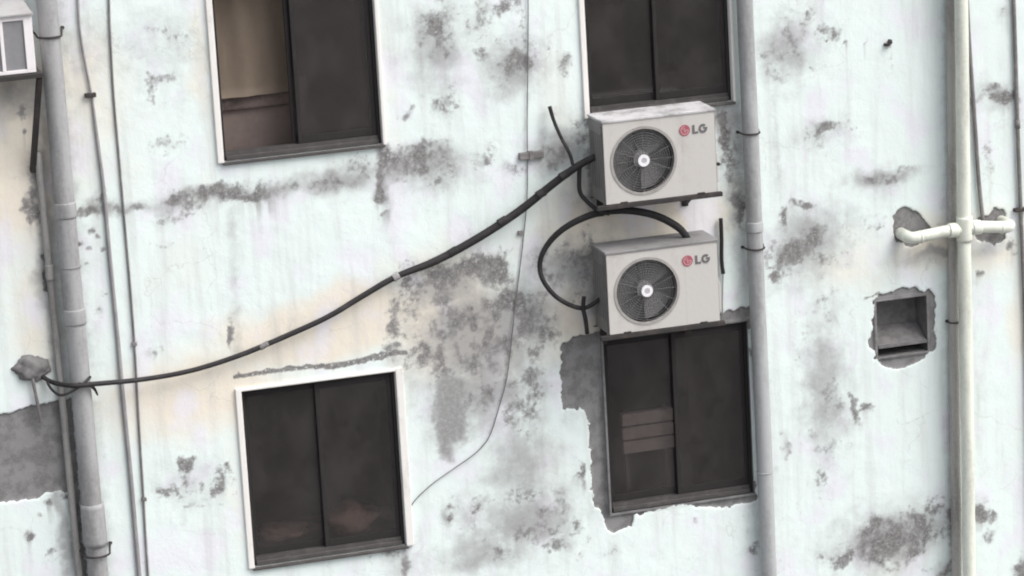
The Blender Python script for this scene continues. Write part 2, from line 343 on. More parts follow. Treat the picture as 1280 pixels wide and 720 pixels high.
# black mould along the floor slab and under the sills
for a in ((110, 263, 26, 7, .9), (128, 252, 14, 9, .8), (165, 256, 26, 6, .75), (215, 250, 26, 9, .8), (268, 244, 46, 13, 1.25), (322, 240, 26, 14, 1.3), (300, 243, 60, 8, .8),
          (405, 226, 46, 9, .72), (455, 215, 30, 16, .8), (478, 222, 8, 34, 1.4), (478, 268, 9, 5, 1), (520, 205, 34, 22, 1.15), (555, 203, 30, 20, .9), (540, 225, 40, 9, .8),
          (605, 197, 22, 9, .6), (640, 212, 18, 8, .5), (700, 192, 40, 16, .8), (728, 178, 14, 26, .7),
          (545, 42, 22, 32, .66), (597, 22, 16, 28, .62), (525, 45, 16, 30, .6), (645, 76, 26, 20, .7), (658, 60, 8, 50, .5), (702, 74, 14, 16, .72), (610, 55, 20, 20, .45), (553, 130, 18, 18, .55), (512, 144, 16, 8, .6), (600, 5, 30, 10, .5), (640, 5, 20, 10, .6),
          (210, 48, 26, 14, .50), (205, 98, 24, 10, .48), (210, 182, 18, 9, .55), (180, 55, 14, 12, .4), (190, 110, 8, 16, .4),
          (560, 345, 34, 20, 1.1), (612, 340, 24, 22, 1.2), (520, 352, 24, 20, .75), (520, 385, 24, 26, .7), (548, 372, 20, 16, .8), (634, 378, 46, 16, 1.15), (655, 392, 34, 22, .9), (600, 395, 50, 22, .85), (560, 412, 54, 22, .8), (620, 425, 44, 28, .88), (530, 440, 34, 24, .62), (590, 450, 50, 30, .8), (492, 385, 10, 16, .7), (494, 408, 7, 30, .75), (494, 438, 12, 8, .85), (680, 420, 22, 22, .7), (665, 460, 20, 40, .72), (655, 510, 24, 30, .55), (600, 490, 50, 26, .74), (565, 465, 30, 20, .72),
          (705, 325, 34, 22, .75), (690, 350, 22, 22, .62), (735, 320, 18, 26, .65), (728, 345, 18, 30, .55),
          (595, 632, 15, 22, .68), (562, 642, 9, 16, .8), (575, 660, 14, 12, .5), (625, 682, 18, 14, .68), (645, 668, 22, 12, .55), (676, 662, 30, 14, .68), (700, 678, 24, 14, .68), (655, 622, 20, 16, .5), (690, 630, 26, 18, .6), (640, 525, 22, 18, .62), (725, 660, 12, 16, .6), (728, 690, 6, 14, .6), (722, 592, 4, 17, 1.15),
          (985, 45, 22, 34, .62), (1035, 38, 20, 12, .62), (970, 80, 16, 22, .6), (1010, 15, 16, 12, .4), (1030, 160, 32, 8, .85), (1012, 172, 26, 12, .5), (1105, 222, 30, 9, .85), (1130, 212, 14, 8, .7), (1000, 256, 24, 7, .85), (975, 272, 9, 14, .85), (985, 322, 26, 20, 1.25), (1010, 300, 26, 18, .85), (1035, 318, 18, 16, .7), (970, 345, 9, 8, .9), (1055, 288, 14, 9, .6), (1092, 282, 18, 10, .5),
          (1030, 390, 14, 40, .5), (1040, 500, 16, 24, .62), (1068, 515, 8, 26, .75), (1085, 508, 9, 6, .7), (1018, 562, 12, 20, .62), (978, 562, 6, 14, .7), (1050, 555, 20, 12, .5), (1030, 600, 14, 30, .42), (1000, 420, 9, 40, .35),
          (1125, 668, 44, 26, 1.25), (1092, 662, 20, 18, .85), (1155, 672, 30, 16, .95), (1100, 692, 22, 16, .85), (1058, 698, 14, 16, .95), (1140, 690, 24, 16, .85), (1175, 640, 26, 14, .8), (1190, 655, 14, 40, .7), (1228, 645, 16, 12, 1), (1236, 672, 9, 12, .75), (1276, 706, 18, 14, 1.1), (1180, 712, 18, 9, 1), (1040, 690, 12, 14, .6),
          (1246, 116, 22, 8, 1), (1268, 118, 12, 16, .9), (1225, 124, 12, 5, .8), (1250, 15, 18, 8, .55), (1230, 338, 8, 5, .9), (1268, 308, 8, 9, .8), (1232, 200, 10, 20, .4),
          (235, 577, 9, 9, 1), (232, 600, 10, 14, .5), (270, 605, 18, 14, .62), (283, 588, 5, 9, .7), (210, 612, 14, 16, .55), (245, 628, 30, 5, .6), (292, 425, 6, 16, .85), (190, 440, 12, 9, .55), (192, 444, 4, 4, 1), (205, 303, 14, 4, .5), (215, 270, 30, 4, .5),
          (20, 137, 5, 12, .75), (30, 165, 4, 4, 1), (42, 245, 6, 34, .9), (40, 268, 9, 12, .9), (34, 255, 9, 9, .7), (102, 368, 6, 14, .95), (115, 290, 5, 5, 1), (122, 297, 5, 4, 1), (99, 305, 5, 4, 1), (111, 312, 4, 4, 1), (127, 312, 4, 4, 1), (107, 328, 4, 3, .8), (100, 388, 5, 10, .6), (120, 393, 8, 8, .5), (130, 368, 6, 4, .5), (107, 265, 18, 6, 1), (60, 628, 5, 5, 1), (50, 643, 4, 4, .9), (36, 671, 6, 7, 1.1), (80, 622, 6, 5, 1), (62, 690, 9, 4, .6),
          (507, 690, 6, 26, .9), (490, 692, 22, 12, .75), (936, 430, 6, 30, .5), (958, 480, 4, 8, .5), (870, 650, 5, 5, .7), (936, 690, 12, 10, .7), (932, 660, 9, 12, .5), (770, 690, 14, 12, .5), (905, 170, 12, 30, .95), (920, 190, 9, 50, .7), (925, 255, 8, 26, .85), (742, 210, 10, 60, .8), (735, 165, 16, 24, .8), (745, 360, 9, 50, .7), (1112, 56, 5, 6, 1), (1083, 52, 3, 3, .9), (1032, 50, 3, 3, .9), (1056, 52, 3, 3, .9), (1015, 86, 4, 4, .9)):
    tiny = a[2] < 7 and a[3] < 8
    blob(mould, *a, **({'xx': XR, 'zz': ZR} if tiny else {}))
mraw = mould.copy()
spk = fbm(X, Z, 20, 77, 4, .7); spk2 = fbm(X, Z, 6, 91, 4, .6)
brk = np.clip((fbm(X*1.35, Z*.75, 13, 131, 3, .6)-.40)*4, .0, 1)
mould = np.clip(mould*(.55+.45*brk) + np.where(mould > .02, (spk-.5)*1.0 + (spk2-.5)*.7, -.3) - .12, -.4, 1.0)
# ledge crack over the low window, hairlines
stroke(mould, [(294, 471), (350, 463), (430, 454), (470, 446), (506, 440)], 1.8, 1.0, False, 1.2); stroke(mould, [(294, 470), (350, 462), (395, 457)], 1.5, .9); stroke(mould, [(395, 459), (430, 456), (470, 446), (506, 440)], 2.8, 1.0)
stroke(mould, [(1113, 60), (1115, 90)], 2, .3, False, 1.5); stroke(mould, [(960, 335), (1000, 330), (1010, 300)], 1.5, .5)
stroke(grime, [(965, 115), (972, 210), (975, 250)], 5, .5, True, 1.5); stroke(mould, [(1082, 372), (1100, 366)], 2, .6)
# soft grey wash
for a in ((545, 50, 60, 60, .5), (650, 80, 50, 40, .5), (600, 440, 100, 90, .85), (540, 380, 60, 50, .6), (590, 500, 70, 60, .75), (665, 470, 40, 70, .6), (640, 560, 60, 60, .5), (670, 640, 80, 50, .55), (620, 690, 100, 36, .5), (590, 640, 36, 40, .5),
          (700, 335, 50, 50, .75), (735, 340, 30, 60, .7), (540, 210, 70, 34, .65), (300, 245, 160, 20, .45), (430, 224, 90, 22, .55), (478, 235, 12, 60, .6), (200, 60, 80, 60, .4), (210, 110, 70, 60, .25),
          (990, 50, 50, 60, .5), (1000, 320, 60, 50, .6), (1035, 500, 44, 110, .5), (1030, 400, 36, 80, .4), (1110, 675, 100, 50, .7), (1190, 650, 50, 40, .6), (1020, 165, 50, 24, .5), (1105, 225, 50, 24, .45), (1245, 118, 40, 24, .5), (1060, 280, 50, 40, .4), (1160, 320, 50, 16, .6), (1240, 310, 40, 14, .45),
          (292, 320, 10, 110, .30), (20, 118, 30, 26, .9), (38, 250, 16, 60, .5), (100, 300, 30, 60, .25), (75, 150, 20, 90, .45), (75, 60, 26, 70, .5), (120, 50, 30, 60, .42), (88, 400, 12, 110, .5), (56, 345, 12, 40, .9), (80, 640, 10, 120, .9), (240, 600, 60, 40, .4), (500, 700, 30, 40, .55), (150, 420, 40, 60, .2),
          (905, 160, 24, 50, .8), (925, 240, 20, 110, .65), (915, 330, 30, 70, .3), (735, 200, 40, 70, .6), (745, 370, 26, 60, .8), (800, 690, 60, 24, .2), (950, 640, 24, 90, .45), (720, 520, 30, 40, .3), (690, 590, 40, 50, .35), (505, 560, 12, 100, .25), (1215, 220, 26, 60, .3), (655, 120, 5, 120, .35), (1225, 480, 8, 260, .25)):
    blob(grime, *a)
grime = np.maximum(grime, mraw*.78)
# rain drags the dirt downwards in streaks below every stain
run = np.zeros_like(X); colw = np.clip((fbm(X, X*0, 16, 301, 3, .6)-.42)*4.5, 0, 1); d_ = np.zeros(NX)
for j in range(NZ-1, -1, -1):
    dz = (zs[min(j+1, NZ-1)]-zs[j]); d_ = np.maximum(mraw[j]*colw[j], d_*math.exp(-dz/.16)); run[j] = d_
grime = np.maximum(grime, run*.8)
for pts, w_, s_ in (([(478, 184), (479, 215), (481, 252)], 6, .95), ([(505, 684), (507, 730)], 5, .9), ([(290, 262), (292, 340), (297, 436)], 9, .42), ([(945, 400), (952, 560), (962, 720)], 14, .4), ([(1181, -40), (1183, 350), (1186, 740)], 9, .4), ([(66, -40), (88, 260), (104, 420), (128, 740)], 16, .5), ([(52, 190), (80, 480), (106, 740)], 12, .75), ([(44, 214), (47, 245)], 4, .9), ([(736, 200), (740, 260)], 9, .8), ([(745, 315), (750, 420)], 9, .8)):
    stroke(grime, pts, w_, s_, True, .8)
grime *= .75 + .5*(fbm(X*6, Z, 1.5, 171, 4)-.2)
# bare cement and mortar repairs
poly(cement, [(700, 432), (713, 424), (735, 417), (760, 412), (775, 500), (790, 600), (944, 600), (946, 628), (900, 634), (850, 631), (812, 639), (793, 645), (789, 659), (772, 667), (757, 658), (754, 645), (741, 626), (738, 570), (735, 520), (729, 511), (704, 512), (701, 470)])
poly(cement, [(894, 394), (915, 388), (940, 380), (944, 412), (894, 412)])
poly(cement, [(-40, 527), (0, 518), (62, 502), (84, 505), (95, 600), (97, 616), (76, 614), (60, 617), (45, 623), (15, 627), (-40, 632)])
poly(cement, [(76, 500), (92, 500), (110, 740), (99, 740), (90, 620)], .75)
poly(grime, [(543, 470), (560, 460), (584, 476), (586, 535), (582, 552), (568, 556), (566, 576), (550, 572), (541, 530)], 1.0, .05)
poly(cement, [(1119, 268), (1132, 257), (1148, 262), (1158, 278), (1166, 290), (1150, 300), (1140, 309), (1122, 302), (1116, 285)])
poly(cement, [(1222, 274), (1236, 268), (1246, 257), (1258, 264), (1261, 285), (1256, 298), (1244, 308), (1222, 300)])
poly(cement, [(1091, 380), (1099, 369), (1125, 361), (1142, 361), (1151, 365), (1160, 362), (1168, 369), (1169, 395), (1167, 418), (1170, 436), (1152, 449), (1126, 463), (1108, 461), (1093, 445), (1086, 428), (1091, 404)])
poly(cement, [(52, 318), (62, 316), (66, 366), (56, 364)], .9)
poly(cement, [(890, 140), (912, 132), (918, 195), (905, 200), (893, 185)], .55, .05)
poly(mould, [(543, 470), (560, 460), (584, 476), (586, 535), (582, 552), (568, 556), (566, 576), (550, 572), (541, 530)], .38, .06)
for pts in ([(1119, 268), (1132, 257), (1148, 262), (1158, 278), (1166, 290), (1150, 300), (1140, 309), (1122, 302), (1116, 285)], [(1222, 274), (1236, 268), (1246, 257), (1258, 264), (1261, 285), (1256, 298), (1244, 308), (1222, 300)]): poly(mould, pts, .5, .02)
for a in ((600, 420, 90, 70, .95), (560, 360, 60, 34, .8), (650, 400, 50, 50, .9), (600, 490, 70, 40, .85), (710, 335, 44, 40, .85), (1170, 316, 40, 8, .9), (20, 120, 40, 26, .7), (760, 290, 60, 16, .35)): blob(grime, *a)
for a in ((140, 258, 60, 10, .7), (230, 250, 60, 14, .75), (330, 238, 70, 14, .8), (420, 224, 60, 16, .85), (520, 207, 66, 24, .95), (545, 60, 40, 60, .7), (640, 80, 40, 40, .75), (700, 190, 46, 26, .9), (1010, 300, 50, 50, .8), (1115, 672, 80, 36, .95), (985, 60, 40, 50, .7), (1105, 222, 50, 14, .8), (1030, 480, 30, 110, .7), (660, 650, 70, 40, .8), (600, 690, 60, 30, .7), (650, 580, 50, 60, .7), (925, 330, 12, 90, .4), (74, 300, 8, 300, .6)): blob(grime, *a)
# warmer old paint
for a in ((20, 200, 50, 110, 1.3), (110, 150, 60, 90, .55), (250, 490, 130, 50, .85), (400, 420, 120, 40, 1.1), (450, 395, 70, 40, 1.1), (540, 390, 80, 70, .65), (790, 280, 100, 34, 1.1), (760, 290, 100, 70, .9), (730, 390, 70, 70, .8), (560, 400, 90, 80, .8), (700, 130, 30, 60, .4), (1060, 330, 60, 40, .5), (1180, 300, 80, 40, .6), (1240, 320, 50, 30, .6), (1280, 400, 24, 120, .5), (480, 120, 24, 90, .4), (252, 80, 16, 140, .4), (290, 600, 20, 120, .3), (1140, 700, 60, 24, .3), (45, 380, 30, 110, .5), (200, 330, 60, 30, .15), (900, 270, 40, 40, .6), (680, 560, 40, 90, .15)):
    blob(cream, *a)
# relief: repairs sit a little back or proud, the plaster is never dead flat
Yv = (fbm(X, Z, 1.2, 201, 3)-.5)*.012 + (fbm(X, Z, 9, 221, 3)-.5)*.004 + np.clip((cement-.3)*2, 0, 1)*.014
for w in opens:
    nearm = (X > w[0]-.02) & (X < w[1]+.02) & (Z > w[2]-.02) & (Z < w[3]+.02)
    Yv[nearm] = 0
verts = np.stack([X, Yv, Z], -1).reshape(-1, 3)
idx = np.arange(NX*NZ).reshape(NZ, NX)
xm = (xs[:-1]+xs[1:])/2; zm = (zs[:-1]+zs[1:])/2; XM, ZM = np.meshgrid(xm, zm)
keep = np.ones(XM.shape, bool)
for w in opens: keep &= ~((XM > w[0]) & (XM < w[1]) & (ZM > w[2]) & (ZM < w[3]))
faces = np.stack([idx[:-1, :-1], idx[:-1, 1:], idx[1:, 1:], idx[1:, :-1]], -1)[keep]
wm = bpy.data.meshes.new('wall')
wm.vertices.add(len(verts)); wm.vertices.foreach_set('co', verts.ravel())
nf_ = len(faces); wm.loops.add(nf_*4); wm.loops.foreach_set('vertex_index', faces.ravel())
wm.polygons.add(nf_); wm.polygons.foreach_set('loop_start', np.arange(0, nf_*4, 4))
wm.polygons.foreach_set('use_smooth', np.ones(nf_, bool))
wm.update(calc_edges=True)
for nme, A in (('mould', mould), ('grime', grime), ('cement', cement), ('cream', cream)):
    wm.attributes.new(nme, 'FLOAT', 'POINT').data.foreach_set('value', A.ravel().astype(np.float32))
wm.materials.append(M['plaster'])

building = thing('apartment_building', 'white plastered apartment building with mouldy peeling paint and dark windows', 'building')
wall = bpy.data.objects.new('wall', wm); COL.objects.link(wall); wall.parent = building
def shell(bm):
    box(bm, (-9, .5, -.02), (-8.8, 9, ZC+5)); box(bm, (9.8, .5, -.02), (10, 9, ZC+5)); box(bm, (-8.8, 8.8, -.02), (9.8, 9, ZC+5))
    box(bm, (-9, .0, ZC+5.01), (10, 9, ZC+5.2))
    box(bm, (-9, .02, -.02), (-8.8, .49, ZC+5)); box(bm, (9.8, .02, -.02), (10, .49, ZC+5))
add('outer_shell', 'plain_wall', building, shell)

# ground: street level far below the picture
bm = bmesh.new(); bmesh.ops.create_grid(bm, x_segments=8, y_segments=8, size=150)
g = finish('ground', bm, 'asphalt'); g.location = (0, 0, -.03); g['kind'] = 'structure'

# ------------------------------------------------------------------ windows
def window(w, label, border, sides, open_left=False, ledge=True):
    x0, x1, z0, z1 = w; xm_ = (x0+x1)/2
    fw = .022
    def frame(bm):                       # outer aluminium frame, set 25 mm back in the opening
        box(bm, (x0+.001, .025, z0+.001), (x0+fw, .10, z1-.001), .003); box(bm, (x1-fw, .025, z0+.001), (x1-.001, .10, z1-.001), .003)
        box(bm, (x0+fw, .026, z1-fw), (x1-fw, .10, z1-.001), .003)
    wo = add('window', 'dark_frame', building, frame); wo['label'] = label
    def track(bm):
        box(bm, (x0+fw, .012, z0+.001), (x1-fw, .11, z0+.03), .004)
        box(bm, (x0+fw, .03, z0+.029), (x1-fw, .036, z0+.055)); box(bm, (x0+fw, .066, z0+.029), (x1-fw, .072, z0+.055))
        box(bm, (x0-.01, -.03, z0-.018), (x1+.012, .012, z0-.001), .004) if ledge else None
    add('track', 'track', wo, track)
    def sash(bm, a, c_, y):
        s = .026
        box(bm, (a, y, z0+.056), (a+s, y+.024, z1-fw-.002), .003); box(bm, (c_-s, y, z0+.056), (c_, y+.024, z1-fw-.002), .003)
        box(bm, (a+s, y+.001, z0+.056), (c_-s, y+.023, z0+.056+.05), .003); box(bm, (a+s, y+.001, z1-fw-.042), (c_-s, y+.023, z1-fw-.002), .003)
    la, lc = x0+fw+.001, xm_+.02
    ra, rc = xm_-.02, x1-fw-.001
    if open_left: la, lc = xm_-.05, x1-fw-.03
    add('sash', 'dark_frame', wo, lambda bm: sash(bm, la, lc, .068))
    add('sash', 'dark_frame', wo, lambda bm: sash(bm, ra, rc, .036))
    def pane(bm):
        for a, c_, y in ((la, lc, .080), (ra, rc, .048)):
            box(bm, (a+.0255, y-.0095, z0+.100), (c_-.0255, y-.0065, z1-fw-.040))
    add('pane', 'glass', wo, pane)
    def surround(bm):                    # raised painted band round the opening and the painted reveal
        t, l, r_ = border
        if l: box(bm, (x0-l, -.022, z0-.004), (x0-.0005, .02, z1+t), .006)
        if r_: box(bm, (x1+.0005, -.020, z0-.004), (x1+r_, .02, z1+t), .006)
        if t: box(bm, (x0-l+.004, -.018, z1+.0005), (x1+r_-.004, .021, z1+t-.004), .006)
        # reveals
        for q in ((x0-.02, x0-.0003), (x1+.0003, x1+.02)):
            box(bm, (q[0], .0205, z0-.02), (q[1], .14, z1+.02))
        box(bm, (x0, .022, z1+.0003), (x1, .14, z1+.02)); box(bm, (x0, .022, z0-.02), (x1, .14, z0-.0003))
    add('surround', sides, wo, surround)
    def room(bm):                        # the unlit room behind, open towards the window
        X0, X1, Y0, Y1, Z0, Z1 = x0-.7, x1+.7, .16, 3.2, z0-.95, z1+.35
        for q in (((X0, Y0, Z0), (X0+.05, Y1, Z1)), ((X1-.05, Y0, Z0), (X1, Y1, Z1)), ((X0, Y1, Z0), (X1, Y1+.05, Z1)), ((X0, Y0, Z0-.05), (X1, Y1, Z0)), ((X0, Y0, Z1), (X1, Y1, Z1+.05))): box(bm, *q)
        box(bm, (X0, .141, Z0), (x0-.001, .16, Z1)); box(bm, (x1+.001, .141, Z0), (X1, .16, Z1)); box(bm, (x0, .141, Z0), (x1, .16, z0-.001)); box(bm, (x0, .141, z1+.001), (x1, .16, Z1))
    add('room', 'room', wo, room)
    return wo
window(W1, 'upper left window with its left half slid open and pale curtain behind', (.04, .042, .026), 'white_paint', open_left=True)
window(W2, 'lower left window with a complete white painted surround', (.022, .040, .052), 'white_paint')
window(W3, 'upper right window with thin white jambs above the air conditioners', (.04, .038, .022), 'white_paint')
window(W4, 'lower right window ringed by bare grey cement', (0, .018, 0), 'mortar', ledge=False)

# things inside the rooms
x0, x1, z0, z1 = W1
def curtain(bm):
    n = 60; a0, a1 = x0-.1, x0+.51; top = z1-.02; bot = z0+.36
    A = []
    for j in range(13):
        row = []
        for i in range(n+1):
            u = i/n; row.append(bm.verts.new((a0+(a1-a0)*u, .24+.007*math.sin(u*21+.6*math.sin(j*.5))+.006*math.sin(u*9), top+(bot-top)*j/12)))
        A.append(row)
    for j in range(12):
        for i in range(n): bm.faces.new((A[j][i], A[j][i+1], A[j+1][i+1], A[j+1][i]))
    bmesh.ops.solidify(bm, geom=bm.faces[:], thickness=.003)
bm = bmesh.new(); curtain(bm); tag(finish('curtain', bm, 'curtain', smooth=True), 'tan cloth curtain hanging in the open half of the upper left window', 'curtain')
cb = thing('cupboard', 'low brown cupboard with a dark top behind the upper left window', 'cupboard', (x0+.25, .45, z0-.9))
add('body', 'cupboard', cb, lambda bm: box(bm, (x0-.2, .30, z0-.95), (x0+.62, .7, z0+.27), .01))
add('top', 'dark_wood', cb, lambda bm: box(bm, (x0-.22, .27, z0+.272), (x0+.64, .72, z0+.45), .012))
x0, x1, z0, z1 = W4
def louvre(bm):
    a, c_, y = P(778, 530, .17), P(842, 530, .17), .17
    zt, zb = P(800, 514, .17).z, P(800, 566, .17).z; h_ = (zt-zb)
    for k in range(3): box(bm, (a.x, y, zb+h_*k/3+.004), (c_.x, y+.05, zb+h_*(k+1)/3-.008), .006)
sb = thing('slatted_board', 'pale three slat board standing behind the glass of lower right window', 'board', (P(810, 530, .17).x, .2, z0-.9))
add('slats', 'pale_board', sb, louvre)
for sx in (785, 835):
    q = P(sx, 530, .17); add('post', 'room', sb, lambda bm: box(bm, (q.x-.015, .222, z0-.95), (q.x+.015, .25, P(800, 514, .17).z)))
x0, x1, z0, z1 = W2
def lump(bm, cx, cy, cz, sx, sy, sz, seed, sub=3, amp=.25):
    r = bmesh.ops.create_icosphere(bm, subdivisions=sub, radius=1); rr = random.Random(seed)
    ph = [rr.uniform(0, 6) for _ in range(6)]
    for v_ in r['verts']:
        k = 1 + amp*(math.sin(v_.co.x*4+ph[0])*math.sin(v_.co.z*5+ph[1])+.5*math.sin(v_.co.y*9+ph[2])*math.sin(v_.co.x*8+ph[3])+.35*math.sin(v_.co.z*15+ph[4])*math.sin(v_.co.x*14+ph[5]))
        v_.co = Vector((cx+v_.co.x*k*sx, cy+v_.co.y*k*sy, cz+v_.co.z*k*sz))
bm = bmesh.new(); p = P(440, 645, .32); lump(bm, p.x, .34, p.z-.03, .16, .14, .11, 3)
o = finish('cloth_bundle', bm, 'cloth', smooth=True); tag(o, 'reddish brown cloth bundle behind right pane of lower left window', 'cloth')
bm = bmesh.new(); p = P(355, 655, .32); lump(bm, p.x, .34, p.z-.05, .17, .14, .05, 5)
o = finish('cloth_bundle', bm, 'cloth', smooth=True); tag(o, 'flat folded cloth behind left pane of lower left window', 'cloth')
tb = thing('table', 'dark table inside the lower left window holding cloth bundles', 'table', ((x0+x1)/2, .5, z0-.9))
zt = P(440, 645, .32).z-.115
add('tabletop', 'dark_wood', tb, lambda bm: box(bm, (x0-.1, .165, zt-.03), (x1+.1, .8, zt), .005))
for q in ((x0-.05, .25), (x1, .25), (x0-.05, .72), (x1, .72)):
    add('leg', 'dark_wood', tb, lambda bm: box(bm, (q[0], q[1], z0-.95), (q[0]+.05, q[1]+.05, zt-.031)))

# ------------------------------------------------------------------ vent hole on the right
x0, x1, z0, z1 = VENT
def recess(bm):
    d = .20
    box(bm, (x0-.02, .001, z0-.02), (x0-.0005, d, z1+.02)); box(bm, (x1+.0005, .001, z0-.02), (x1+.02, d, z1+.02))
    box(bm, (x0, .001, z1+.0005), (x1, d, z1+.02)); box(bm, (x0, .001, z0-.02), (x1, d, z0-.0005)); box(bm, (x0-.02, d, z0-.02), (x1+.02, d+.02, z1+.02))
vn = add('vent_opening', 'mortar_dark', building, recess); vn['label'] = 'square vent hole ringed by grey mortar beside the right pipes'
def flap(bm):
    zl = z0+.075
    p = [Vector((x0+.004, .19, z0+.17)), Vector((x1-.004, .19, z0+.17)), Vector((x1-.004, .012, zl)), Vector((x0+.004, .012, zl))]
    vs = [bm.verts.new(q) for q in p] + [bm.verts.new(q-Vector((0, 0, .008))) for q in p]
    for f_ in ((0, 1, 2, 3), (7, 6, 5, 4), (0, 4, 5, 1), (1, 5, 6, 2), (2, 6, 7, 3), (3, 7, 4, 0)): bm.faces.new([vs[i] for i in f_])
    box(bm, (x0+.004, -.004, zl-.016), (x1-.004, .011, zl+.006), .002)
add('flap', 'mortar_dark', vn, flap)

# ------------------------------------------------------------------ air conditioners
AW, AH, AD, YF = .772, .566, .29, -.385
def make_ac(fl, label):
    """fl: front bottom left corner; everything is written relative to it"""
    root = thing('air_conditioner', label, 'air conditioner', fl, 'air conditioner outdoor units')
    def part(name, mat, fn, parent=root, smooth=False):
        bm = bmesh.new(); fn(bm); return finish(name, bm, mat, parent, smooth, loc=(0, 0, 0))
    fc = (.272, AH*.488); fr_ = .222
    # sheet casing with a real round fan mouth in its front
    def front(bm):
        seg = 64; sq = []
        for k in range(seg):
            a = 2*math.pi*k/seg; c_, s_ = math.cos(a), math.sin(a); sq.append((c_, s_))
        inner = [bm.verts.new((fc[0]+fr_*c_, 0, fc[1]+fr_*s_)) for c_, s_ in sq]
        lip = [bm.verts.new((fc[0]+(fr_-.006)*c_, .035, fc[1]+(fr_-.006)*s_)) for c_, s_ in sq]
        L, R_, B, T = .004, AW-.004, .012, AH-.018
        def edge(c_, s_):
            t = 9
            if c_ > 1e-6: t = min(t, (2*fc[0]-L-fc[0])/c_)
            if c_ < -1e-6: t = min(t, (L-fc[0])/c_)
            if s_ > 1e-6: t = min(t, (T-fc[1])/s_)
            if s_ < -1e-6: t = min(t, (B-fc[1])/s_)
            return (fc[0]+c_*t, 0, fc[1]+s_*t)
        outer = [bm.verts.new(edge(c_, s_)) for c_, s_ in sq]
        for k in range(seg):
            j = (k+1) % seg
            bm.faces.new((outer[k], outer[j], inner[j], inner[k])); bm.faces.new((inner[k], inner[j], lip[j], lip[k]))
        # corner fillers and the plain right hand panel
        xr = 2*fc[0]-L
        for (cx, cz) in ((L, B), (L, T), (xr, B), (xr, T)):
            cv = bm.verts.new((cx, 0, cz)); near = sorted(range(seg), key=lambda k: (Vector(outer[k].co)-Vector((cx, 0, cz))).length)
            ks = [k for k in near if abs(outer[k].co.x-cx) < 1e-5][:1] + [k for k in near if abs(outer[k].co.z-cz) < 1e-5][:1]
            if len(ks) == 2 and ks[0] != ks[1]: bm.faces.new((cv, outer[ks[0]], outer[ks[1]]))
        box(bm, (xr+.0001, 0, B), (R_, .012, T), .0008)
    part('front_panel', 'ac_white', front)
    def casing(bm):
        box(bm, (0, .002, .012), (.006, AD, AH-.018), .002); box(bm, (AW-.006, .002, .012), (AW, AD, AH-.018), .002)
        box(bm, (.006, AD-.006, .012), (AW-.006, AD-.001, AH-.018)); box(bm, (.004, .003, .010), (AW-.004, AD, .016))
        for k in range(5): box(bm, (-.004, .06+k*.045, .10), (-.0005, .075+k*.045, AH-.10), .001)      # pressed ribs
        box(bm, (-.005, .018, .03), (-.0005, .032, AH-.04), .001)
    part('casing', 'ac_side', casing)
    part('top_cover', 'ac_top', lambda bm: (box(bm, (-.006, -.007, AH-.018), (AW+.006, AD+.006, AH), .005)))
    part('fan_shroud', 'grille_back', lambda bm: (disc(bm, fc, 0, fr_-.002, .12, .125), ), smooth=False)
    def blades(bm):
        for k in range(3):
            a0 = k*2*math.pi/3+.5; pts = []
            for i in range(9):
                t = i/8; a = a0+1.15*t
                pts.append((a, .05, .19-.02*t))
            A = []; B_ = []
            for i in range(9):
                t = i/8; a = a0+1.25*t; y = .055+.045*t
                A.append(bm.verts.new((fc[0]+.05*math.cos(a-.1), y, fc[1]+.05*math.sin(a-.1)))); B_.append(bm.verts.new((fc[0]+.2*math.cos(a), y, fc[1]+.2*math.sin(a))))
            for i in range(8): bm.faces.new((A[i], A[i+1], B_[i+1], B_[i]))
        bmesh.ops.solidify(bm, geom=bm.faces[:], thickness=.003)
        disc(bm, fc, 0, .055, .045, .10, 24)
    part('fan', 'blade', blades)
    def grille(bm):
        for k in range(11):
            r = .05+k*.0165
            tube(bm, [(fc[0]+r*math.cos(2*math.pi*i/40), .006, fc[1]+r*math.sin(2*math.pi*i/40)) for i in range(41)], .0017, 5, 0, False)
        for k in range(16):
            a = 2*math.pi*k/16
            tube(bm, [(fc[0]+r*math.cos(a), .010, fc[1]+r*math.sin(a)) for r in (.03, .22)], .0020, 5, 0)
        pass
    gr = part('fan_grille', 'grille', grille)
    part('rim', 'grille_rim', lambda bm: disc(bm, fc, fr_-.012, fr_+.006, -.004, .004, 64), parent=gr)
    hub = part('hub_cap', 'hub', lambda bm: (disc(bm, fc, .019, .039, -.006, .003, 32)))
    part('hub_centre', 'hub_grey', lambda bm: disc(bm, fc, 0, .0188, -.004, .003, 24), parent=hub)
    # round badge and the two letters beside it
    bx, bz = .560, AH-.122; br = .037
    bd = part('badge', 'red', lambda bm: disc(bm, (bx, bz), 0, br, -.0035, -.0006, 40))
    def mark(bm):
        def arc(r0, r1, a0, a1, n=22):
            q = [a0+(a1-a0)*i/n for i in range(n+1)]
            slab_poly(bm, [(bx+r1*math.cos(a), bz+r1*math.sin(a)) for a in q] + [(bx+r0*math.cos(a), bz+r0*math.sin(a)) for a in reversed(q)], -.0046, -.0036)
        arc(.024, .0285, R(90), R(360)); box(bm, (bx+.008, -.0047, bz-.0022), (bx+.0235, -.0036, bz+.0022))
        box(bm, (bx-.0022, -.0047, bz-.012), (bx+.0022, -.0036, bz+.016)); box(bm, (bx+.0023, -.0047, bz-.012), (bx+.009, -.0036, bz-.0085))
        disc(bm, (bx-.012, bz+.010), 0, .0042, -.0046, -.0036, 14)
    part('badge_mark', 'pink', mark, parent=bd)
